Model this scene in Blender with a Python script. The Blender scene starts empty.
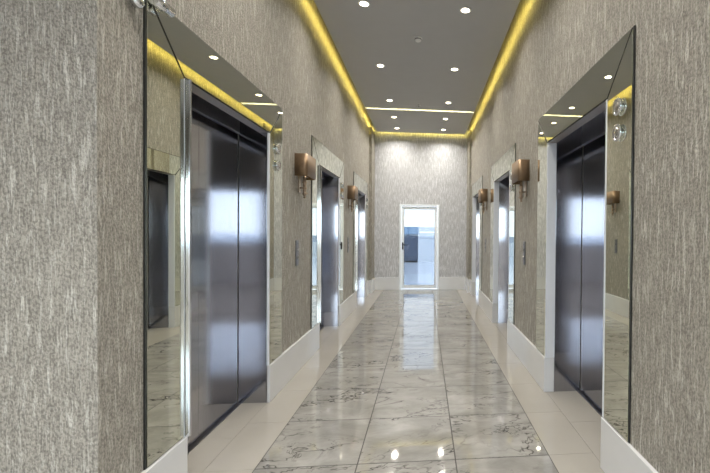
import bpy, bmesh, math, random
from mathutils import Vector, Matrix
random.seed(7)
S = bpy.context.scene
COL = S.collection
PI = math.pi

# ------------------------------------------------------------------ dimensions (metres)
EYE = 1.45
XL, XR = -1.3186, 1.1222            # side wall planes
YE = 10.24                          # end wall
ZC, ZS = 3.958, 4.26                # dropped ceiling, slab above
T = 0.6142                          # tile
ML, TY = -1.0214, 3.1503            # marble field left edge, one cross joint
MR = ML + 3*T
WO, WI = 0.906, 0.603               # mirror frame half widths (outer, inner)
HO, HI, HB = 2.5745, 2.2794, 0.3132
HD = 2.256                          # top of lift doors
CL = [2.931, 5.726, 8.488]
CR = [2.966, 5.790, 8.627]
DL, DR = 0.232, 0.318               # door recess
YB = -4.6                           # window wall behind
XW = 5.0                            # half width of the lobby behind

# ------------------------------------------------------------------ material helpers
def mat(name):
    m = bpy.data.materials.new(name); m.use_nodes = True
    nt = m.node_tree
    b = nt.nodes['Principled BSDF']
    return m, nt, b
def N(nt, typ, **kw):
    n = nt.nodes.new(typ)
    for k, v in kw.items():
        if k in n.inputs: n.inputs[k].default_value = v
        else: setattr(n, k, v)
    return n
def L(nt, a, b): nt.links.new(a, b)
def ramp(nt, fac, stops):
    r = nt.nodes.new('ShaderNodeValToRGB')
    cr = r.color_ramp
    while len(cr.elements) < len(stops): cr.elements.new(0.5)
    for e, (p, c) in zip(cr.elements, stops):
        e.position = p; e.color = c if len(c) == 4 else (*c, 1)
    L(nt, fac, r.inputs['Fac'])
    return r
def lin(r, g, b):
    f = lambda c: (c/255/12.92) if c/255 <= 0.04045 else ((c/255+0.055)/1.055)**2.4
    return (f(r), f(g), f(b), 1)
def simple(name, col, rough=0.5, metal=0.0, noise=0.0, nscale=30, bump=0.0):
    m, nt, b = mat(name)
    b.inputs['Roughness'].default_value = rough
    b.inputs['Metallic'].default_value = metal
    tc = N(nt, 'ShaderNodeTexCoord')
    no = N(nt, 'ShaderNodeTexNoise', Scale=nscale, Detail=4.0)
    L(nt, tc.outputs['Object'], no.inputs['Vector'])
    k = noise
    r = ramp(nt, no.outputs['Fac'], [(0.3, tuple(c*(1-k) for c in col[:3])), (0.7, tuple(min(1, c*(1+k)) for c in col[:3]))])
    L(nt, r.outputs['Color'], b.inputs['Base Color'])
    if bump:
        bp = N(nt, 'ShaderNodeBump', Strength=bump, Distance=0.002)
        L(nt, no.outputs['Fac'], bp.inputs['Height']); L(nt, bp.outputs['Normal'], b.inputs['Normal'])
    return m

def wallpaper(name, dark, mid, light, kstreak=(0.52, 0.66)):
    """granular base with sparse lighter upright strokes"""
    m, nt, b = mat(name)
    tc = N(nt, 'ShaderNodeTexCoord')
    def mapped(sc):
        mp = N(nt, 'ShaderNodeMapping'); mp.inputs['Scale'].default_value = sc
        L(nt, tc.outputs['Object'], mp.inputs['Vector']); return mp.outputs['Vector']
    def noise(sc, det, rough=0.6, dist=0.0):
        n = N(nt, 'ShaderNodeTexNoise', Scale=1.0, Detail=det, Roughness=rough, Distortion=dist)
        L(nt, mapped(sc), n.inputs['Vector']); return n.outputs['Fac']
    streak = ramp(nt, noise((50, 50, 6.5), 3.0, 0.65, 0.35), [(kstreak[0], (0, 0, 0)), (kstreak[1], (1, 1, 1))])
    upr = ramp(nt, noise((135, 135, 14), 2.0), [(0.38, (0, 0, 0)), (0.62, (1, 1, 1))])
    grain = ramp(nt, noise((120, 120, 80), 2.0, 0.6), [(0.40, (0, 0, 0)), (0.58, (1, 1, 1))])
    def math_(op, a, b_, c_=None):
        n = N(nt, 'ShaderNodeMath', operation=op)
        for k, v in enumerate((a, b_, c_)):
            if v is None: continue
            if isinstance(v, (int, float)): n.inputs[k].default_value = v
            else: L(nt, v, n.inputs[k])
        return n.outputs[0]
    g2 = math_('MULTIPLY_ADD', grain.outputs['Color'], 0.60, math_('MULTIPLY', upr.outputs['Color'], 0.40))
    m1 = N(nt, 'ShaderNodeMixRGB'); m1.inputs[1].default_value = dark; m1.inputs[2].default_value = mid; L(nt, g2, m1.inputs[0])
    sk = math_('MULTIPLY', streak.outputs['Color'], math_('MULTIPLY_ADD', grain.outputs['Color'], 0.35, 0.60))
    m2 = N(nt, 'ShaderNodeMixRGB'); L(nt, m1.outputs[0], m2.inputs[1]); m2.inputs[2].default_value = light; L(nt, sk, m2.inputs[0])
    L(nt, m2.outputs[0], b.inputs['Base Color'])
    hgt = math_('MULTIPLY_ADD', sk, 0.8, math_('MULTIPLY', g2, 0.6))
    bp = N(nt, 'ShaderNodeBump', Strength=0.8, Distance=0.006)
    L(nt, hgt, bp.inputs['Height']); L(nt, bp.outputs['Normal'], b.inputs['Normal'])
    b.inputs['Roughness'].default_value = 0.6
    return m

def marble():
    m, nt, b = mat('grey_marble')
    tc = N(nt, 'ShaderNodeTexCoord')
    off = N(nt, 'ShaderNodeVectorMath', operation='SUBTRACT'); off.inputs[1].default_value = (ML, TY, 0)
    L(nt, tc.outputs['Object'], off.inputs[0])
    dv = N(nt, 'ShaderNodeVectorMath', operation='DIVIDE'); dv.inputs[1].default_value = (T, T, 1)
    L(nt, off.outputs[0], dv.inputs[0])
    fl = N(nt, 'ShaderNodeVectorMath', operation='FLOOR'); L(nt, dv.outputs[0], fl.inputs[0])
    wn = N(nt, 'ShaderNodeTexWhiteNoise', noise_dimensions='3D'); L(nt, fl.outputs[0], wn.inputs['Vector'])
    sc = N(nt, 'ShaderNodeVectorMath', operation='SCALE'); sc.inputs['Scale'].default_value = 37.0
    L(nt, wn.outputs['Color'], sc.inputs[0])
    ad = N(nt, 'ShaderNodeVectorMath', operation='ADD'); L(nt, tc.outputs['Object'], ad.inputs[0]); L(nt, sc.outputs[0], ad.inputs[1])
    # veins run obliquely: rotate and squeeze
    mp = N(nt, 'ShaderNodeMapping'); mp.inputs['Rotation'].default_value = (0, 0, -0.75); mp.inputs['Scale'].default_value = (0.8, 1.5, 1)
    L(nt, ad.outputs[0], mp.inputs['Vector'])
    def vein(scale, detail, width, dist):
        n = N(nt, 'ShaderNodeTexNoise', Scale=scale, Detail=detail, Roughness=0.62, Distortion=dist)
        L(nt, mp.outputs[0], n.inputs['Vector'])
        s = N(nt, 'ShaderNodeMath', operation='SUBTRACT'); s.inputs[1].default_value = 0.5
        L(nt, n.outputs['Fac'], s.inputs[0])
        a = N(nt, 'ShaderNodeMath', operation='ABSOLUTE'); L(nt, s.outputs[0], a.inputs[0])
        return ramp(nt, a.outputs[0], [(0.0, (1, 1, 1)), (width*0.35, (0.55, 0.55, 0.55)), (width, (0, 0, 0))])
    v1 = vein(1.15, 5, 0.009, 0.5)
    v2 = vein(2.6, 6, 0.012, 0.5)
    msk = N(nt, 'ShaderNodeTexNoise', Scale=2.6, Detail=3.0); L(nt, ad.outputs[0], msk.inputs['Vector'])
    mr = ramp(nt, msk.outputs['Fac'], [(0.46, (0, 0, 0)), (0.64, (1, 1, 1))])
    mv = N(nt, 'ShaderNodeMath', operation='MULTIPLY'); L(nt, v2.outputs['Color'], mv.inputs[0]); L(nt, mr.outputs['Color'], mv.inputs[1])
    m2 = N(nt, 'ShaderNodeMath', operation='MULTIPLY'); m2.inputs[1].default_value = 0.75; L(nt, mv.outputs[0], m2.inputs[0])
    m1k = ramp(nt, msk.outputs['Fac'], [(0.36, (0.15, 0.15, 0.15)), (0.56, (1, 1, 1))])
    mv1 = N(nt, 'ShaderNodeMath', operation='MULTIPLY'); L(nt, v1.outputs['Color'], mv1.inputs[0]); L(nt, m1k.outputs['Color'], mv1.inputs[1])
    mx = N(nt, 'ShaderNodeMath', operation='MAXIMUM'); L(nt, mv1.outputs[0], mx.inputs[0]); L(nt, m2.outputs[0], mx.inputs[1])
    cl = N(nt, 'ShaderNodeTexNoise', Scale=3.4, Detail=8.0, Roughness=0.66, Distortion=0.5); L(nt, mp.outputs[0], cl.inputs['Vector'])
    base = ramp(nt, cl.outputs['Fac'], [(0.28, (0.19, 0.186, 0.174)), (0.50, (0.262, 0.258, 0.244)), (0.72, (0.345, 0.341, 0.326))])
    mix = N(nt, 'ShaderNodeMixRGB'); L(nt, mx.outputs[0], mix.inputs[0]); L(nt, base.outputs['Color'], mix.inputs[1])
    mix.inputs[2].default_value = (0.045, 0.041, 0.037, 1)
    L(nt, mix.outputs[0], b.inputs['Base Color'])
    b.inputs['Roughness'].default_value = 0.04
    b.inputs['IOR'].default_value = 2.0
    return m

def steel(name, col, rough, rot):
    m, nt, b = mat(name)
    b.inputs['Metallic'].default_value = 1
    tc = N(nt, 'ShaderNodeTexCoord')
    mp = N(nt, 'ShaderNodeMapping'); mp.inputs['Scale'].default_value = (260, 260, 3)
    L(nt, tc.outputs['Object'], mp.inputs['Vector'])
    n = N(nt, 'ShaderNodeTexNoise', Scale=1.0, Detail=2.0); L(nt, mp.outputs[0], n.inputs['Vector'])
    r = ramp(nt, n.outputs['Fac'], [(0.3, tuple(c*0.93 for c in col)), (0.7, tuple(min(1, c*1.05) for c in col))])
    L(nt, r.outputs['Color'], b.inputs['Base Color'])
    b.inputs['Roughness'].default_value = rough
    b.inputs['Anisotropic'].default_value = 0.85
    b.inputs['Anisotropic Rotation'].default_value = rot
    tg = N(nt, 'ShaderNodeTangent', direction_type='RADIAL', axis='Z')
    L(nt, tg.outputs[0], b.inputs['Tangent'])
    return m

def glass(name, tint=(0.93, 0.97, 0.97, 1)):
    m = bpy.data.materials.new(name); m.use_nodes = True; nt = m.node_tree; nt.nodes.clear()
    o = N(nt, 'ShaderNodeOutputMaterial'); mx = N(nt, 'ShaderNodeMixShader')
    fr = N(nt, 'ShaderNodeFresnel', IOR=1.45)
    t = N(nt, 'ShaderNodeBsdfTransparent'); t.inputs['Color'].default_value = tint
    g = N(nt, 'ShaderNodeBsdfGlossy', Roughness=0.0)
    L(nt, fr.outputs[0], mx.inputs[0]); L(nt, t.outputs[0], mx.inputs[1]); L(nt, g.outputs[0], mx.inputs[2]); L(nt, mx.outputs[0], o.inputs[0])
    return m

def emit(name, col, strength):
    m = bpy.data.materials.new(name); m.use_nodes = True; nt = m.node_tree; nt.nodes.clear()
    o = N(nt, 'ShaderNodeOutputMaterial'); e = N(nt, 'ShaderNodeEmission', Strength=strength)
    e.inputs['Color'].default_value = (*col, 1); L(nt, e.outputs[0], o.inputs[0])
    return m

def mirror_mat():
    m, nt, b = mat('mirror_glass')
    b.inputs['Metallic'].default_value = 1; b.inputs['Roughness'].default_value = 0.004
    tc = N(nt, 'ShaderNodeTexCoord'); no = N(nt, 'ShaderNodeTexNoise', Scale=1.2); L(nt, tc.outputs['Object'], no.inputs['Vector'])
    r = ramp(nt, no.outputs['Fac'], [(0.3, (0.79, 0.80, 0.70)), (0.7, (0.82, 0.83, 0.73))])
    L(nt, r.outputs['Color'], b.inputs['Base Color'])
    return m

M = {}
M['wall'] = wallpaper('taupe_wallpaper', (0.160, 0.150, 0.130, 1), (0.375, 0.355, 0.312, 1), (0.55, 0.535, 0.49, 1), (0.53, 0.66))
M['wall_end'] = wallpaper('daylight_tinted_wallpaper', (0.37, 0.38, 0.41, 1), (0.56, 0.58, 0.62, 1), (0.75, 0.77, 0.82, 1), (0.46, 0.62))  # lighter and bluer than the side walls: daylight put into the colour
M['marble'] = marble()
M['cream'] = simple('cream_polished_tile', (0.345, 0.330, 0.300), 0.05, 0, 0.03, 3)
M['base'] = simple('white_polished_skirting_tile', (0.61, 0.622, 0.64), 0.07, 0, 0.02, 4)
M['grout'] = simple('dark_grout', (0.045, 0.042, 0.04), 0.8, 0, 0.1, 90)
M['ceil'] = simple('grey_ceiling_paint', (0.47, 0.475, 0.49), 0.7, 0, 0.015, 6)
M['white'] = simple('white_paint', (0.78, 0.78, 0.77), 0.55, 0, 0.01, 12)
M['mirror'] = mirror_mat()
M['black'] = simple('black_backing', (0.012, 0.013, 0.012), 0.5, 0, 0.1, 40)
M['chrome'] = simple('polished_chrome', (0.82, 0.84, 0.88), 0.10, 1, 0.01, 20)
M['satin'] = simple('satin_aluminium', (0.74, 0.77, 0.82), 0.42, 0.25, 0.01, 30)
M['steel'] = steel('brushed_steel', (0.45, 0.455, 0.50), 0.10, 0.0)
M['steel_d'] = steel('brushed_steel_header', (0.58, 0.58, 0.62), 0.36, 0.0)
M['soffit'] = simple('grey_soffit_metal', (0.40, 0.37, 0.33), 0.35, 0.6, 0.03, 12)
M['bronze'] = simple('bronze_shade', (0.27, 0.185, 0.115), 0.42, 0.7, 0.05, 60)
M['bronze_d'] = simple('antique_bronze', (0.42, 0.33, 0.25), 0.28, 0.9, 0.15, 80)
M['wframe'] = simple('white_aluminium_frame', (0.80, 0.86, 0.92), 0.35, 0, 0.01, 20)
M['glass'] = glass('clear_glass')
M['handle'] = simple('black_handle_metal', (0.02, 0.02, 0.022), 0.35, 0.3, 0.1, 60)
M['lens'] = emit('downlight_lens_lit', (1.0, 0.86, 0.62), 14.0)
M['led'] = emit('cove_led_strip_lit', (1.0, 0.80, 0.28), 2.2)
M['panel'] = simple('dark_steel_plate', (0.16, 0.155, 0.165), 0.30, 0.9, 0.05, 60)
M['button'] = simple('steel_button', (0.62, 0.60, 0.58), 0.25, 0.9, 0.03, 80)
M['plastic'] = simple('white_plastic', (0.88, 0.88, 0.87), 0.4, 0, 0.01, 30)
M['sofa'] = simple('slate_blue_upholstery', (0.10, 0.125, 0.17), 0.8, 0, 0.12, 60, 0.2)
M['shelf'] = simple('white_lacquer', (0.80, 0.82, 0.84), 0.35, 0, 0.01, 20)
M['ftile'] = simple('pale_terrace_tile', (0.70, 0.71, 0.73), 0.16, 0, 0.05, 5)
M['blue'] = simple('pale_blue_paint', (0.16, 0.30, 0.46), 0.5, 0, 0.05, 20)
M['sglass'] = glass('blue_tinted_glass', (0.46, 0.48, 0.495, 1))
M['sea'] = simple('blue_sea', (0.03, 0.09, 0.17), 0.35, 0, 0.25, 0.02)

# ------------------------------------------------------------------ mesh helpers
class MB:
    def __init__(self): self.bm = bmesh.new(); self.mats = []
    def mi(self, m):
        if m not in self.mats: self.mats.append(m)
        return self.mats.index(m)
    def box(self, x0, x1, y0, y1, z0, z1, m, bev=0.0, seg=2):
        x0, x1 = sorted((x0, x1)); y0, y1 = sorted((y0, y1)); z0, z1 = sorted((z0, z1))
        t = bmesh.new()
        vs = [t.verts.new((x, y, z)) for x in (x0, x1) for y in (y0, y1) for z in (z0, z1)]
        for f in ((0, 1, 3, 2), (4, 6, 7, 5), (0, 4, 5, 1), (2, 3, 7, 6), (0, 2, 6, 4), (1, 5, 7, 3)):
            t.faces.new([vs[i] for i in f])
        if bev: bmesh.ops.bevel(t, geom=t.edges[:], offset=bev, segments=seg, profile=0.5, affect='EDGES')
        self.merge(t, m)
    def prism(self, pts, axis, a0, a1, m, bev=0.0):
        """pts: 2-D outline in the other two axes (order x,y,z minus axis), extruded along axis a0..a1"""
        t = bmesh.new()
        def P(p, a):
            q = list(p); q.insert(axis, a); return q
        n = len(pts)
        A = [t.verts.new(P(p, a0)) for p in pts]; B = [t.verts.new(P(p, a1)) for p in pts]
        t.faces.new(A); t.faces.new(B[::-1])
        for i in range(n): t.faces.new((A[i], B[i], B[(i+1) % n], A[(i+1) % n]))
        if bev: bmesh.ops.bevel(t, geom=t.edges[:], offset=bev, segments=2, profile=0.5, affect='EDGES')
        self.merge(t, m)
    def lathe(self, prof, m, center=(0, 0, 0), axis='Z', n=24, smooth=True):
        """prof: list of (radius, height) around axis"""
        t = bmesh.new(); rings = []
        for r, h in prof:
            ring = []
            if r < 1e-6: ring = [t.verts.new((0, 0, h))]
            else: ring = [t.verts.new((r*math.cos(2*PI*i/n), r*math.sin(2*PI*i/n), h)) for i in range(n)]
            rings.append(ring)
        for a, b in zip(rings, rings[1:]):
            for i in range(n):
                j = (i+1) % n
                if len(a) == 1 and len(b) == 1: continue
                if len(a) == 1: t.faces.new((a[0], b[i], b[j]))
                elif len(b) == 1: t.faces.new((a[i], a[j], b[0]))
                else: t.faces.new((a[i], a[j], b[j], b[i]))
        for f in t.faces: f.smooth = smooth
        if axis == 'X': bmesh.ops.rotate(t, verts=t.verts, matrix=Matrix.Rotation(PI/2, 3, 'Y'))
        elif axis == '-X': bmesh.ops.rotate(t, verts=t.verts, matrix=Matrix.Rotation(-PI/2, 3, 'Y'))
        elif axis == 'Y': bmesh.ops.rotate(t, verts=t.verts, matrix=Matrix.Rotation(-PI/2, 3, 'X'))
        bmesh.ops.translate(t, verts=t.verts, vec=center)
        self.merge(t, m)
    def tube(self, p0, p1, r, m, n=16):
        p0, p1 = Vector(p0), Vector(p1); d = p1-p0
        t = bmesh.new()
        bmesh.ops.create_cone(t, cap_ends=True, segments=n, radius1=r, radius2=r, depth=d.length)
        for f in t.faces: f.smooth = len(f.verts) == 4
        q = Vector((0, 0, 1)).rotation_difference(d.normalized()).to_matrix()
        bmesh.ops.rotate(t, verts=t.verts, matrix=q)
        bmesh.ops.translate(t, verts=t.verts, vec=(p0+p1)/2)
        self.merge(t, m)
    def merge(self, t, m):
        i = self.mi(m)
        bmesh.ops.recalc_face_normals(t, faces=t.faces[:])
        for f in t.faces: f.material_index = i
        me = bpy.data.meshes.new('tmp'); t.to_mesh(me); t.free()
        self.bm.from_mesh(me); bpy.data.meshes.remove(me)
    def build(self, name, parent=None, loc=None):
        me = bpy.data.meshes.new(name); self.bm.to_mesh(me); self.bm.free()
        for m in self.mats: me.materials.append(m)
        o = bpy.data.objects.new(name, me); COL.objects.link(o)
        if parent: o.parent = parent
        if loc: o.location = loc
        return o
def thing(name, label, cat, loc, group=None, rz=0):
    o = bpy.data.objects.new(name, None); COL.objects.link(o); o.location = loc; o.rotation_euler = (0, 0, rz)
    o.empty_display_size = 0.1
    o['label'] = label; o['category'] = cat
    if group: o['group'] = group
    return o
def tag(o, label, cat, group=None):
    o['label'] = label; o['category'] = cat
    if group: o['group'] = group
    return o
def struct(o, label=None, cat=None):
    o['kind'] = 'structure'
    if label: o['label'] = label
    if cat: o['category'] = cat
    return o
def dup(root, loc, label, group=None):
    kids = {}
    r = root.copy(); COL.objects.link(r); r.location = loc; r['label'] = label
    if group: r['group'] = group
    for ch in root.children:
        c = ch.copy(); COL.objects.link(c); c.parent = r
        for g in ch.children:
            d = g.copy(); COL.objects.link(d); d.parent = c
    return r

# ------------------------------------------------------------------ the setting
# side walls with the lift openings
def side_wall(name, X, s, centres, y0, label):
    """s: direction into the wall (-1 left, +1 right)"""
    mb = MB(); back = X + s*0.42; y1 = YE + 0.16; z1 = ZS
    prev = y0
    for c in centres:
        mb.box(X, back, prev, c-WI, 0, z1, M['wall'])
        mb.box(X, back, c-WI, c+WI, 2.47, z1, M['wall'])
        mb.box(X+s*0.072, back, c-WI, c+WI, HI+0.011, 2.47, M['wall']) if False else None
        prev = c+WI
    mb.box(X, back, prev, y1, 0, z1, M['wall'])
    return struct(mb.build(name), label, 'wall')
YL0, YR0 = 1.76, 1.25
side_wall('wall_left', XL, -1, CL, YL0, 'left corridor wall in streaked taupe wallpaper with three lifts')
side_wall('wall_right', XR, 1, CR, YR0, 'right corridor wall in streaked taupe wallpaper with three lifts')
# end wall with the door opening
DX0, DX1, DTOP = -0.634, 0.375, 2.167
mb = MB()
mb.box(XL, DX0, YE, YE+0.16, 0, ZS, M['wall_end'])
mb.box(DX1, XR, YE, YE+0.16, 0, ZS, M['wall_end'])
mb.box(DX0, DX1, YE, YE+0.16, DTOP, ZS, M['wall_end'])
struct(mb.build('wall_end'), 'end wall in streaked wallpaper with daylight painted into its tone around the glass door', 'wall')
for i, (x0, x1, side) in enumerate(((XL, XL+0.066, 'left'), (XR-0.05, XR, 'right'))):
    mb = MB(); mb.box(x0, x1, 9.70, YE, HB, ZC, M['wall'], 0.004)
    struct(mb.build('trim_%d' % (i+1)), 'slim wallpapered pilaster in the far %s corner beside the end wall' % side, 'pilaster')

# floor: one object, separate slabs over dark grout
def axis_cuts(lo, hi, o, step):
    k = math.floor((lo-o)/step); out = [lo]
    while o+(k+1)*step < hi-0.001:
        k += 1
        if o+k*step > lo+0.001: out.append(o+k*step)
    out.append(hi); return out
mb = MB()
g = 0.004
YF0, YF1 = TY-3*T, YE
ys = axis_cuts(YF0, YF1, TY, T)
def slab(x0, x1, y0, y1, m, gg=g): mb.box(x0+gg, x1-gg, y0+gg, y1-gg, -0.012, 0.0, m)
for a, b_ in zip(ys, ys[1:]):
    for i in range(3): slab(ML+i*T, ML+(i+1)*T, a, b_, M['marble'])
    slab(XL, ML, a, b_, M['cream'], 0.0011); slab(MR, XR, a, b_, M['cream'], 0.0011)
for x0, x1 in ((-XW, XL), (XR, XW)):
    xs = axis_cuts(x0, x1, ML, T)
    for p_, q_ in zip(xs, xs[1:]): slab(p_, q_, YF0, YF0+T, M['marble'])
for X, s, cs, D in ((XL, -1, CL, DL), (XR, 1, CR, DR)):
    for c in cs:
        lo, hi = sorted((X, X+s*(D+0.05)))
        for a, b_ in zip([c-WI, c, c+WI][:-1], [c-WI, c, c+WI][1:]): slab(lo, hi, a, b_, M['cream'], 0.0011)
# under the lobby behind
xs = axis_cuts(-XW, XW, ML, T); ys = axis_cuts(YB, YF0, TY, T)
for x0, x1 in zip(xs, xs[1:]):
    for a, b_ in zip(ys, ys[1:]): slab(x0, x1, a, b_, M['marble'])
mb.box(-XW, XW, YB, 1.8, -0.06, -0.0125, M['grout'])
mb.box(XL-0.42, XR+0.42, YF0, YE, -0.06, -0.0125, M['grout'])
mb.box(XL-0.42, XR+0.42, YF0, YE, -0.0125, -0.0015, M['grout'])
mb.box(-XW, XW, YB, 1.8, -0.0125, -0.0015, M['grout'])
mb.box(DX0, DX1, YE, YE+0.17, -0.06, 0.0, M['cream'])
struct(mb.build('floor'), 'polished grey marble tile floor with cream tile borders', 'floor')

# ceiling: slab, two dropped panels with lit gaps round them
PL, PR = -1.212, 1.008
G0, G1 = 8.225, 8.315
PE = YE-0.075
mb = MB()
mb.box(XL-0.42, XR+0.42, YR0, YE+0.16, ZS, ZS+0.1, M['ceil'])
struct(mb.build('ceiling'), 'upper grey ceiling slab above the dropped panels', 'ceiling')
for i, (a, b_, lab) in enumerate(((YR0, G0, 'long grey dropped ceiling panel over the front of the corridor'), (G1, PE, 'short grey dropped ceiling panel next to the end wall'))):
    mb = MB(); mb.box(PL, PR, a, b_, ZC, ZC+0.05, M['ceil'], 0.002)
    struct(mb.build('ceiling'), lab, 'ceiling')

# skirting
def skirting(name, X, s, centres, y0, label):
    mb = MB(); prev = y0
    f = X - s*0.024
    for i, c in enumerate(list(centres)+[None]):
        lo = prev + (-0.012 if i else 0.0); hi = (c-WI+0.012) if c else YE
        mb.box(f, X+s*0.0, lo, hi, 0, HB, M['base'], 0.003)
        if i and s > 0: mb.box(X-s*0.004, X+s*0.07, prev-0.0, prev-0.012, 0, HB, M['base'], 0.002)
        if c and s > 0: mb.box(X-s*0.004, X+s*0.07, c-WI, c-WI+0.012, 0, HB, M['base'], 0.002)
        prev = (c+WI) if c else None
    return struct(mb.build(name), label, 'skirting')
skirting('baseboard_left', XL, -1, CL, YL0, 'white polished tile skirting along the left wall')
skirting('baseboard_right', XR, 1, CR, YR0, 'white polished tile skirting along the right wall')
mb = MB()
mb.box(XL+0.066, DX0-0.0, YE-0.02, YE, 0, HB, M['base'], 0.003)
mb.box(DX1+0.0, XR-0.05, YE-0.02, YE, 0, HB, M['base'], 0.003)
mb.box(XL+0.024, XL+0.085, 9.68, YE-0.001, 0, HB, M['base'], 0.003)
mb.box(XR-0.069, XR-0.024, 9.68, YE-0.001, 0, HB, M['base'], 0.003)
struct(mb.build('baseboard_end'), 'white polished tile skirting along the end wall', 'skirting')

# glass door
d = thing('door_1', 'white framed glass door in the end wall', 'door', ((DX0+DX1)/2, YE, 0)); d['kind'] = 'structure'
w = (DX1-DX0)/2; fw = 0.05
mb = MB()
mb.box(-w, -w+fw, -0.03, 0.08, 0, DTOP, M['wframe'], 0.004); mb.box(w-fw, w, -0.03, 0.08, 0, DTOP, M['wframe'], 0.004)
mb.box(-w+fw, w-fw, -0.03, 0.08, DTOP-fw, DTOP, M['wframe'], 0.004); mb.box(-w+fw, w-fw, -0.02, 0.08, 0, 0.018, M['wframe'], 0.003)
mb.build('door_frame', d)
li, lw = w-fw-0.004, 0.060
mb = MB()
z0, z1 = 0.026, DTOP-fw-0.006
mb.box(-li, -li+lw, 0.0, 0.045, z0, z1, M['wframe'], 0.004); mb.box(li-lw, li, 0.0, 0.045, z0, z1, M['wframe'], 0.004)
mb.box(-li+lw, li-lw, 0.0, 0.045, z1-lw, z1, M['wframe'], 0.004); mb.box(-li+lw, li-lw, 0.0, 0.045, z0, z0+0.085, M['wframe'], 0.004)
leaf = mb.build('door_leaf', d)
mb = MB()
for a in (-1,):
    mb.box(-li+lw-0.004, li-lw+0.004, 0.012, 0.016, z0+0.083, z0+0.089, M['handle']); mb.box(-li+lw, -li+lw+0.006, 0.010, 0.018, z0+0.085, z1-lw, M['handle'])
    mb.box(li-lw-0.006, li-lw, 0.010, 0.018, z0+0.085, z1-lw, M['handle']); mb.box(-li+lw, li-lw, 0.010, 0.018, z1-lw-0.006, z1-lw, M['handle'])
mb.build('gasket', leaf)
mb = MB(); mb.box(-li+lw, li-lw, 0.018, 0.026, z0+0.085, z1-lw, M['sglass']); mb.build('glass_pane', leaf)
mb = MB()
hx = -li+0.032
mb.box(hx-0.018, hx+0.018, -0.008, 0.0, 1.02, 1.20, M['handle'], 0.003)
mb.tube((hx, -0.005, 1.14), (hx, -0.055, 1.14), 0.010, M['handle']); mb.tube((hx-0.008, -0.05, 1.14), (hx+0.13, -0.05, 1.14), 0.010, M['handle'])
mb.tube((hx, -0.008, 1.05), (hx, -0.02, 1.05), 0.011, M['handle'])
mb.build('door_handle', leaf)

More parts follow.
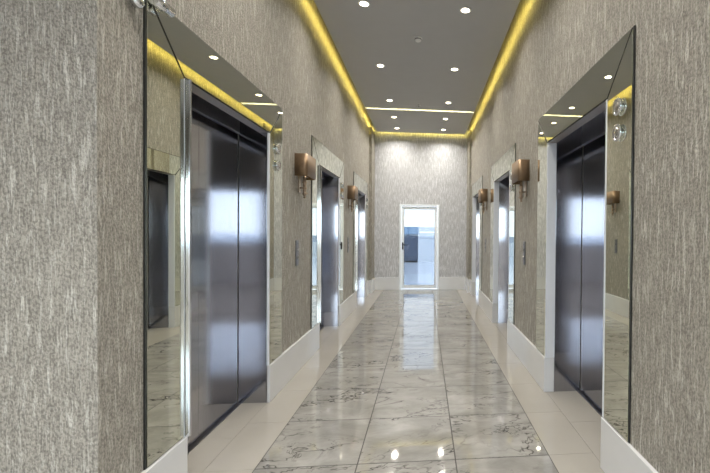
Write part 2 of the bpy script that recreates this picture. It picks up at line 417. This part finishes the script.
# ------------------------------------------------------------------ lifts
def quad_panel(mb, pts, x0, x1, m, bev=0.0): mb.prism(pts, 0, x0, x1, m, bev)
def make_lift(X, s, D, c, label, group, td=0.072, splay=0.0):
    """local: x into the room is -s; y along the corridor from the lift's centre"""
    r = thing('elevator', label, 'elevator', (X, c, 0), group)
    gap = 0.004
    a, b_ = WO, WI
    sh = dict(side1=[(-a, HB), (-b_, HB), (-b_, HI), (-a, HO)], side2=[(b_, HB), (a, HB), (a, HO), (b_, HI)], head=[(-b_, HI), (b_, HI), (a, HO), (-a, HO)])
    def inset(pts, k):
        n = len(pts); cx = sum(p[0] for p in pts)/n; cy = sum(p[1] for p in pts)/n
        out = []
        for i in range(n):
            p0, p1, p2 = Vector(pts[i-1]), Vector(pts[i]), Vector(pts[(i+1) % n])
            e1 = (p1-p0).normalized(); e2 = (p2-p1).normalized()
            n1 = Vector((-e1.y, e1.x)); n2 = Vector((-e2.y, e2.x))
            if (Vector((cx, cy))-p1).dot(n1) < 0: n1 = -n1
            if (Vector((cx, cy))-p1).dot(n2) < 0: n2 = -n2
            bis = (n1+n2); bis = bis/ (bis.length**2) * 2
            q = p1 + bis*k; out.append((q.x, q.y))
        return out
    for k, nm in (('side1', 'mirror_panel'), ('side2', 'mirror_panel'), ('head', 'mirror_panel')):
        mb = MB(); quad_panel(mb, inset(sh[k], 0.0075), -s*0.008, -s*0.014, M['mirror'])
        p = mb.build(nm, r)
        mb = MB(); quad_panel(mb, inset(sh[k], 0.0002), -s*0.0001, -s*0.008, M['black']); mb.build('backing_board', p)
    # bright metal edge along both jambs, soffit lip overhead
    for sg in (-1, 1):
        mb = MB()
        mb.box(-s*0.016, s*td, sg*b_, sg*(b_-0.016), HB, HI, M['satin'], 0.005, 3)
        if s < 0 and sg < 0: mb.box(-s*0.001, -s*0.042, -b_+0.001, -b_+0.020, HB, HI, M['chrome'], 0.008, 3)
        mb.build('edge_trim', r)
    mb = MB(); mb.box(-s*0.006, s*0.072, -b_, b_, HI, HI+0.19, M['soffit']); mb.build('soffit', r)
    # steel lining of the recess
    for sg in (-1, 1):
        mb = MB(); mb.prism([(s*td, sg*(b_+0.0)), (s*D, sg*(b_+0.0)), (s*D, sg*(b_-0.014-splay)), (s*td, sg*(b_-0.014))], 2, 0, 2.47, M['steel'], 0.002); mb.build('jamb', r)
    mb = MB(); mb.box(s*0.072, s*(D+0.06), -b_, b_, 2.45, 2.47, M['steel_d']); mb.box(s*(D-0.012), s*(D+0.06), -b_+0.014, b_-0.014, HD+0.006, 2.45, M['steel_d'], 0.002)
    mb.build('header', r)
    mb = MB(); mb.box(s*(D-0.03), s*(D+0.06), -b_+0.014, b_-0.014, 0.0005, 0.004, M['panel']); mb.build('sill', r)
    for sg in (-1, 1):
        mb = MB(); mb.box(s*D, s*(D+0.05), sg*0.0006, sg*(b_-0.026-splay), 0.010, HD, M['steel'], 0.002); mb.build('door_leaf', r)
    mb = MB(); mb.box(s*(D+0.052), s*(D+0.066), -b_, b_, 0, 2.45, M['black']); mb.build('shaft_lining', r)
    # arrival lanterns on the right-hand mirror panel as one faces the lift
    sy = 1 if s < 0 else -1
    yl = sy*0.762
    for z in (2.182, 2.033):
        ax = 'X' if s < 0 else '-X'
        mb = MB()
        mb.lathe([(0.0, 0.0), (0.034, 0.0), (0.034, 0.006), (0.047, 0.008), (0.050, 0.014), (0.047, 0.021), (0.040, 0.023), (0.035, 0.018), (0.0, 0.018)], M['chrome'], (-s*0.014, yl, z), ax, 32)
        o = mb.build('hall_lantern', r)
        mb = MB(); mb.lathe([(0.0, 0.0185), (0.033, 0.0185), (0.028, 0.023), (0.0, 0.026)], M['button'], (-s*0.014, yl, z), ax, 24); mb.build('lantern_lens', o)
    return r
G = 'mirror framed elevators'
SPL = math.tan(math.radians(8.0))  # guessed splay, shapes the farther lifts' jambs to catch the window light
make_lift(XL, -1, DL, CL[0], 'nearest steel elevator on the left wall, mirror framed, right after the left wall corner', G, 0.004)
make_lift(XL, -1, DL, CL[1], 'middle steel elevator on the left wall, mirror framed, between the two left sconces', G, 0.004, DL*SPL)
make_lift(XL, -1, DL, CL[2], 'farthest steel elevator on the left wall, mirror framed, next to the end wall', G, 0.004, DL*SPL)
make_lift(XR, 1, DR, CR[0], 'nearest steel elevator on the right wall, with large mirror frame and chrome lanterns', G)
make_lift(XR, 1, DR, CR[1], 'middle steel elevator on the right wall, mirror framed, between the two right sconces', G, 0.072, DR*SPL)
make_lift(XR, 1, DR, CR[2], 'farthest steel elevator on the right wall, mirror framed, next to the end wall', G, 0.072, DR*SPL)

# chrome spot fitting over the upper near corner of the first left mirror
t = thing('chrome_fitting', 'chrome cylindrical fitting at the upper corner of the nearest left mirror', 'fitting', (XL+0.0145, 2.06, 2.535))
mb = MB(); mb.tube((0.035, -0.04, 0.0), (0.035, 0.085, 0.004), 0.026, M['chrome'], 24); mb.build('barrel', t)
mb = MB(); mb.tube((0.0, 0.03, 0.002), (0.03, 0.03, 0.002), 0.010, M['chrome']); mb.build('stem', t)
mb = MB(); mb.lathe([(0, 0), (0.03, 0), (0.03, 0.02), (0.02, 0.035), (0, 0.04)], M['chrome'], (0.0, -0.115, -0.055), 'X', 24); mb.build('boss', t)

# ------------------------------------------------------------------ sconces
def make_sconce(X, s, y, label):
    r = thing('wall_sconce', label, 'wall lamp', (X, y, 1.80), 'bronze wall sconces')
    k = -s
    # half shade: rounded rectangular, open top and bottom, hollow
    def outline(hw, dp, rad, n=6):
        pts = [(k*0.012, -hw)]
        for i in range(n+1):
            a = PI/2*i/n; pts.append((k*(dp-rad+rad*math.sin(a)), -hw+rad-rad*math.cos(a)))
        for i in range(n+1):
            a = PI/2*i/n; pts.append((k*(dp-rad+rad*math.cos(a)), hw-rad+rad*math.sin(a)))
        pts.append((k*0.012, hw)); return pts
    bm = bmesh.new()
    loops = []
    for (dw, z) in ((0, 0.215), (0, 0.44), (-0.004, 0.44), (-0.004, 0.215)):
        loops.append([bm.verts.new((x, yy, z)) for x, yy in outline(0.175+dw, 0.135+dw, 0.032)])
    for A, B in ((0, 1), (1, 2), (2, 3), (3, 0)):
        for i in range(len(loops[0])-1):
            f = bm.faces.new((loops[A][i], loops[A][i+1], loops[B][i+1], loops[B][i])); f.smooth = (A % 2 == 0)
    for e in (0, -1): bm.faces.new([loops[q][e] for q in range(4)])
    bmesh.ops.recalc_face_normals(bm, faces=bm.faces[:])
    me = bpy.data.meshes.new('lamp_shade'); bm.to_mesh(me); bm.free(); me.materials.append(M['bronze'])
    sh = bpy.data.objects.new('lamp_shade', me); COL.objects.link(sh); sh.parent = r
    mb = MB()
    mb.box(k*0.012, k*0.128, -0.004, 0.004, 0.235, 0.243, M['bronze_d']); mb.box(k*0.05-0.004, k*0.05+0.004, -0.164, 0.164, 0.235, 0.243, M['bronze_d'])
    mb.build('shade_spider', sh)
    mb = MB(); mb.box(0, k*0.014, -0.035, 0.035, 0.06, 0.30, M['bronze_d'], 0.004); mb.build('back_plate', r)
    mb = MB()
    prof = [(0, 0.0), (0.008, 0.004), (0.012, 0.014), (0.006, 0.024), (0.010, 0.030), (0.017, 0.045), (0.017, 0.052), (0.012, 0.060), (0.014, 0.10), (0.019, 0.104), (0.019, 0.114), (0.013, 0.118), (0.013, 0.16), (0.018, 0.164), (0.018, 0.174), (0.012, 0.178), (0.012, 0.25), (0, 0.25)]
    mb.lathe([(q*1.35, z) for q, z in prof], M['bronze_d'], (k*0.060, 0, 0), 'Z', 20)
    st = mb.build('stem', r)
    mb = MB(); mb.tube((k*0.012, 0, 0.11), (k*0.05, 0, 0.11), 0.008, M['bronze_d']); mb.build('arm', st)
    mb = MB()
    for sg in (-1, 1):
        mb.tube((k*0.060, 0, 0.045), (k*0.070, sg*0.045, 0.055), 0.005, M['bronze_d']); mb.lathe([(0, -0.011), (0.008, -0.008), (0.011, 0), (0.008, 0.008), (0, 0.011)], M['bronze_d'], (k*0.070, sg*0.047, 0.056), 'Z', 14)
    mb.build('finial', r)
    mb = MB(); mb.lathe([(0, 0.25), (0.013, 0.25), (0.013, 0.29), (0.022, 0.33), (0.018, 0.365), (0, 0.38)], M['plastic'], (k*0.060, 0, 0), 'Z', 16); mb.build('bulb', r)
    return r
SL = make_sconce(XL, -1, 4.36, 'bronze wall sconce on the left wall, the nearer one, beside the first elevator')
dup(SL, (XL, 7.13, 1.80), 'bronze wall sconce on the left wall, the farther one, beyond the middle elevator')
SR = make_sconce(XR, 1, 4.36, 'bronze wall sconce on the right wall, the nearer one, beside the first elevator')
dup(SR, (XR, 7.22, 1.80), 'bronze wall sconce on the right wall, the farther one, beyond the middle elevator')

# call buttons
def make_call(X, s, y, label):
    r = thing('call_button_panel', label, 'call button panel', (X, y, 1.10), 'elevator call button panels')
    k = -s
    mb = MB(); mb.box(0, k*0.010, -0.042, 0.042, 0, 0.26, M['panel'], 0.003); mb.build('face_plate', r)
    for z in (0.085, 0.165):
        mb = MB(); mb.lathe([(0, 0), (0.017, 0), (0.017, 0.004), (0.013, 0.006), (0, 0.006)], M['button'], (k*0.010, 0, z), 'X' if k > 0 else '-X', 20); mb.build('button', r)
    mb = MB(); mb.lathe([(0, 0), (0.008, 0), (0.008, 0.003), (0, 0.003)], M['button'], (k*0.010, 0, 0.225), 'X' if k > 0 else '-X', 16); mb.build('key_switch', r)
    return r
BL = make_call(XL, -1, 4.30, 'narrow dark call button plate on the left wall below the nearer sconce')
dup(BL, (XL, 7.09, 1.10), 'narrow dark call button plate on the left wall below the farther sconce')
BR = make_call(XR, 1, 4.41, 'narrow dark call button plate on the right wall below the nearer sconce')
dup(BR, (XR, 7.27, 1.10), 'narrow dark call button plate on the right wall below the farther sconce')

# ------------------------------------------------------------------ ceiling fittings
LX = (-0.678, 0.440)
LY = [1.30, 2.90, 4.51, 6.145, 7.73, 8.83, 9.76]
def make_down(label, loc):
    r = thing('downlight', label, 'ceiling light', loc, 'recessed ceiling downlights')
    mb = MB(); mb.lathe([(0.046, 0.004), (0.048, -0.004), (0.060, -0.006), (0.066, -0.002), (0.066, 0.0), (0.050, 0.004)], M['white'], (0, 0, 0), 'Z', 32); mb.build('trim_ring', r)
    mb = MB(); mb.lathe([(0.0, -0.003), (0.030, -0.0028), (0.0475, -0.001), (0.0475, 0.002), (0, 0.002)], M['lens'], (0, 0, 0), 'Z', 32); mb.build('lens', r)
    return r
ORD = ['over the entrance', 'above the first elevators', 'second row in view', 'third row in view', 'in front of the lit ceiling gap', 'just beyond the lit ceiling gap', 'nearest the end wall']
ROW = ['seventh row from the end wall', 'sixth row from the end wall', 'fifth row from the end wall, nearest seen overhead', 'fourth row from the end wall', 'third row, just before the lit ceiling gap', 'second row, just beyond the lit ceiling gap', 'row closest to the end wall']
base = None
SPOT_W = 13.5
for j, y in enumerate(LY):
    for i, x in enumerate(LX):
        lab = 'lit round %s downlight, %s' % (('left', 'right')[i], ROW[j])
        if base is None: base = make_down(lab, (x, y, ZC))
        else: dup(base, (x, y, ZC), lab)
        ld = bpy.data.lights.new('downlight_lamp', 'AREA'); ld.shape = 'DISK'; ld.size = 0.09; ld.energy = SPOT_W; ld.spread = math.radians(140); ld.color = (1.0, 0.935, 0.84)
        lo = bpy.data.objects.new('downlight_lamp', ld); COL.objects.link(lo); lo.location = (x, y, ZC-0.012)
for y in (-0.6, -2.6):  # unseen lobby downlights, added to brighten the left wall facing the camera
    for x in (-3.4, -1.7, 0.0, 1.7, 3.4):
        dup(base, (x, y, ZC), 'added unseen round downlight in the lobby ceiling behind the viewer', 'added lobby fill downlights')
        ld = bpy.data.lights.new('downlight_lamp', 'AREA'); ld.shape = 'DISK'; ld.size = 0.09; ld.energy = 40.0; ld.spread = math.radians(130); ld.color = (1.0, 0.96, 0.90)
        lo = bpy.data.objects.new('downlight_lamp', ld); COL.objects.link(lo); lo.location = (x, y, ZC-0.012)
t = thing('smoke_detector', 'small white round smoke detector between the downlights', 'smoke detector', (-0.102, 5.218, ZC))
mb = MB(); mb.lathe([(0, 0), (0.055, 0), (0.055, -0.010), (0.050, -0.013), (0, -0.013)], M['plastic'], n=32); mb.build('mounting_base', t)
mb = MB(); mb.lathe([(0, -0.013), (0.043, -0.013), (0.045, -0.030), (0.030, -0.044), (0, -0.046)], M['plastic'], n=32)
o = mb.build('sensor_head', t)
mb = MB(); mb.lathe([(0.0445, -0.018), (0.0465, -0.019), (0.0465, -0.027), (0.0445, -0.028)], M['handle'], n=32); mb.build('vent_slot', o)
t = thing('ceiling_sprinkler', 'tiny chrome ceiling sprinkler close to the lit ceiling gap', 'ceiling sprinkler', (-0.127, 7.937, ZC+0.004))
mb = MB(); mb.lathe([(0, 0), (0.028, 0), (0.026, -0.006), (0.010, -0.008), (0.010, -0.020), (0, -0.020)], M['chrome'], n=20); mb.build('escutcheon', t)
mb = MB(); mb.lathe([(0, -0.020), (0.004, -0.020), (0.004, -0.034), (0.014, -0.035), (0.014, -0.038), (0, -0.038)], M['handle'], n=16); mb.build('deflector', t)

# cove LED strips: on the outer edges of the dropped panels, facing the walls
def strip(name, label, x0, x1, y0, y1, rot, power, z=ZC+0.022):
    mb = MB(); mb.box(x0, x1, y0, y1, z-0.008, z+0.008, M['led'])
    o = tag(mb.build(name), label, 'led strip', 'yellow cove light strips')
    ld = bpy.data.lights.new('cove_lamp', 'AREA'); ld.shape = 'RECTANGLE'; ld.energy = power; ld.color = (1.0, 0.78, 0.16)
    lo = bpy.data.objects.new('cove_lamp', ld); COL.objects.link(lo)
    return ld, lo, z
CW = 2.0
for (px, sgn, side) in ((PL, -1, 'left'), (PR, 1, 'right')):
    for (a, b_, wh) in ((YR0+0.02, G0-0.01, 'long'), (G1+0.01, PE-0.01, 'short')):
        x0, x1 = sorted((px, px+sgn*0.004))
        ld, lo, z = strip('cove_light', '%s yellow cove light strip in the gap along the %s wall' % (wh, side), x0, x1, a, b_, 0, CW*(b_-a))
        ld.size = b_-a; ld.size_y = 0.02
        lo.location = (px+sgn*0.006, (a+b_)/2, z)
        q = Vector((sgn, 0, 0)).to_track_quat('-Z', 'X')
        lo.rotation_mode = 'QUATERNION'
        # local X along Y
        zc = Vector((-sgn, 0, 0)); xc = Vector((0, 1, 0)); yc = zc.cross(xc)
        lo.rotation_quaternion = Matrix((xc, yc, zc)).transposed().to_quaternion()
for (yy, sgn, lab, pw, n_) in ((G0, 1, 'yellow cove light strip in the gap across the ceiling', 2.2, 0), (PE, 1, 'dim yellow cove light strip in the gap along the end wall', 0.8, 1)):
    ld, lo, z = strip('cove_light', lab, PL+0.01, PR-0.01, *sorted((yy, yy+sgn*0.004)), 0, pw*(PR-PL))
    ld.size = PR-PL-0.02; ld.size_y = 0.02
    lo.location = ((PL+PR)/2, yy+sgn*0.006, z)
    if yy == G0: ld.color = (1.0, 0.88, 0.48)
    zc = Vector((0, -sgn, 0)); xc = Vector((1, 0, 0)); yc = zc.cross(xc)
    lo.rotation_mode = 'QUATERNION'; lo.rotation_quaternion = Matrix((xc, yc, zc)).transposed().to_quaternion()

# ------------------------------------------------------------------ lobby behind the viewer, with its window wall
ZL = ZC
mb = MB(); mb.box(-XW-0.2, -XW, YB, YL0, 0, ZL, M['wall']); struct(mb.build('wall_lobby_left'))
mb = MB(); mb.box(XW, XW+0.2, YB, YR0, 0, ZL, M['wall']); struct(mb.build('wall_lobby_right'))
mb = MB(); mb.box(-XW-0.2, XL-0.42, YL0, YL0+0.2, 0, ZS, M['wall']); mb.box(XL-0.42, XL-0.40, YL0+0.0, YL0+0.2, 0, ZS, M['wall']); mb.box(XR+0.42, XW+0.2, YR0, YR0+0.2, 0, ZS, M['wall']); mb.box(-XW-0.2, XW+0.2, YR0-0.1, YR0, ZL, ZS+0.1, M['ceil'])
struct(mb.build('wall_lobby_front'))
mb = MB(); mb.box(-XW-0.2, XW+0.2, YB-0.2, YR0, ZL, ZL+0.1, M['ceil']); mb.box(-XW-0.2, XL-0.3, YR0, YL0, ZL, ZL+0.1, M['ceil']); struct(mb.build('ceiling_lobby'))
WT = 2.6
mb = MB(); mb.box(-XW-0.2, XW+0.2, YB-0.2, YB, WT, ZL, M['wall']); mb.box(-XW-0.2, XW+0.2, YB-0.2, YB, -0.06, 1.10, M['base'])
struct(mb.build('wall_lobby_back'))
n = 5; ww = 2*XW/n
for i in range(n):
    r = bpy.data.objects.new('window_%d' % (i+1), None); COL.objects.link(r); r.location = (-XW+(i+0.5)*ww, YB-0.1, 1.10); r['kind'] = 'structure'
    h_ = WT-1.10
    mb = MB(); f = 0.05
    mb.box(-ww/2, -ww/2+f, -0.04, 0.04, 0, h_, M['wframe']); mb.box(ww/2-f, ww/2, -0.04, 0.04, 0, h_, M['wframe'])
    mb.box(-ww/2+f, ww/2-f, -0.04, 0.04, 0, f, M['wframe']); mb.box(-ww/2+f, ww/2-f, -0.04, 0.04, h_-f, h_, M['wframe'])
    mb.build('window_frame', r)
    mb = MB(); mb.box(-ww/2+f, ww/2-f, -0.004, 0.004, f, h_-f, M['glass']); mb.build('window_pane', r)

# ------------------------------------------------------------------ open terrace beyond the glass door
TX, TY0, TY1 = 6.0, YE+0.16, 24.0
mb = MB()
for x0, x1 in zip(axis_cuts(-TX, TX, 0, 1.2), axis_cuts(-TX, TX, 0, 1.2)[1:]):
    for a, b_ in zip(axis_cuts(TY0, TY1, TY0, 1.2), axis_cuts(TY0, TY1, TY0, 1.2)[1:]): slab(x0, x1, a, b_, M['ftile'])
mb.box(-TX, TX, TY0, TY1, -0.2, -0.0125, M['grout'])
struct(mb.build('floor_terrace'), 'pale tiled terrace floor beyond the glass door', 'terrace')
mb = MB(); mb.box(-TX, TX, TY1, TY1+0.15, -0.2, 0.85, M['white'], 0.01); struct(mb.build('wall_terrace_parapet'), 'low white parapet at the far edge of the terrace', 'parapet')
t = thing('cabinet', 'slate blue cabinet outside, seen through the left of the glass door', 'cabinet', (-0.66, 20.0, 0))
mb = MB(); mb.box(-0.62, 0.34, -0.25, 0.25, 0.06, 1.36, M['sofa'], 0.01); mb.build('carcass', t)
mb = MB(); mb.box(-0.64, 0.36, -0.27, 0.27, 1.36, 1.74, M['blue'], 0.02); tag(mb.build('lid', t), 'pale blue lid', None) if False else mb.build('lid', t)
for x0, x1 in ((-0.615, -0.142), (-0.138, 0.335)):
    mb = MB(); mb.box(x0, x1, -0.272, -0.252, 0.09, 1.33, M['sofa'], 0.004); o = mb.build('cabinet_door', t)
    xx = -0.18 if x0 < -0.3 else -0.10
    mb = MB(); mb.box(xx-0.006, xx+0.006, -0.292, -0.272, 0.65, 0.85, M['chrome'], 0.002); mb.build('handle', o)
mb = MB(); mb.box(-0.60, 0.32, -0.20, 0.23, 0, 0.06, M['handle']); mb.build('plinth', t)
t = thing('slatted_screen', 'white slatted screen outside, seen through the right of the glass door', 'screen', (0.20, 19.4, 0))
for x in (-0.46, 0.46):
    mb = MB(); mb.box(x-0.03, x+0.03, -0.03, 0.03, 0, 1.80, M['shelf'], 0.004); mb.build('post', t)
mb = MB(); mb.box(-0.50, 0.50, -0.20, 0.20, 0, 0.03, M['shelf'], 0.004); mb.build('foot', t)
for k in range(6):
    z = 0.10+k*0.28
    mb = MB(); mb.box(-0.43, 0.43, -0.012, 0.012, z, z+0.225, M['shelf'], 0.003); mb.build('slat', t)

# ------------------------------------------------------------------ outdoors
mb = MB()
mb.box(-3000, 3000, -3000, -40, -25.5, -25, M['sea']); mb.box(-3000, 3000, 60, 3000, -25.5, -25, M['sea'])
struct(mb.build('ground_sea'), 'blue sea far below the windows', 'sea')
W = bpy.data.worlds.new('sky'); S.world = W; W.use_nodes = True
nt = W.node_tree; bg = nt.nodes['Background']
tc = N(nt, 'ShaderNodeTexCoord'); sp = N(nt, 'ShaderNodeSeparateXYZ'); L(nt, tc.outputs['Generated'], sp.inputs[0])
r = ramp(nt, sp.outputs['Z'], [(0.0, (0.90, 0.95, 1.0)), (0.12, (0.86, 0.92, 1.0)), (0.5, (0.66, 0.79, 1.0))])
L(nt, r.outputs['Color'], bg.inputs['Color']); bg.inputs['Strength'].default_value = 5.6
# light portals: help the renderer find the window openings
def portal(loc, nrm, sx, sy):
    ld = bpy.data.lights.new('window_portal', 'AREA'); ld.shape = 'RECTANGLE'; ld.size = sx; ld.size_y = sy; ld.cycles.is_portal = True
    o = bpy.data.objects.new('window_portal', ld); COL.objects.link(o); o.location = loc
    zc = -Vector(nrm); xc = Vector((1, 0, 0)); yc = zc.cross(xc)
    o.rotation_mode = 'QUATERNION'; o.rotation_quaternion = Matrix((xc, yc, zc)).transposed().to_quaternion()
portal((0, YB-0.25, (WT+1.10)/2), (0, 1, 0), 2*XW, WT-1.10)
portal(((DX0+DX1)/2, YE+0.25, DTOP/2), (0, -1, 0), DX1-DX0, DTOP)

# ------------------------------------------------------------------ camera
f, px, py = 399.9, 464.72, 237.67
yaw, pitch, roll = 0.1002, -0.0115, 0.0084
cy, sy, cp, sp_, cr, sr = math.cos(yaw), math.sin(yaw), math.cos(pitch), math.sin(pitch), math.cos(roll), math.sin(roll)
X0 = Vector((cy, -sy, 0)); Y0 = Vector((sy, cy, 0)); Z0 = Vector((0, 0, 1))
F = cp*Y0 + sp_*Z0; U = cp*Z0 - sp_*Y0
R_ = cr*X0 + sr*U; U = -sr*X0 + cr*U
cd = bpy.data.cameras.new('camera'); cam = bpy.data.objects.new('camera', cd); COL.objects.link(cam)
cd.sensor_fit = 'HORIZONTAL'; cd.sensor_width = 36; cd.lens = 36*f/710
cd.shift_x = (355-px)/710; cd.shift_y = (py-236.5)/710
cd.clip_start = 0.02; cd.clip_end = 10000
mw = Matrix((R_, U, -F)).transposed().to_4x4(); mw.translation = Vector((0, 0, EYE)); cam.matrix_world = mw
S.camera = cam

vs = S.view_settings
S.display_settings.display_device = 'sRGB'
vs.view_transform = 'Standard'; vs.look = 'None'; vs.gamma = 1; vs.use_curve_mapping = False; vs.exposure = 0.14
c = S.cycles
c.use_denoising = True; c.use_adaptive_sampling = False; c.max_bounces = 14; c.diffuse_bounces = 6; c.glossy_bounces = 10; c.transparent_max_bounces = 12
c.sample_clamp_indirect = 8.0; c.blur_glossy = 0.6
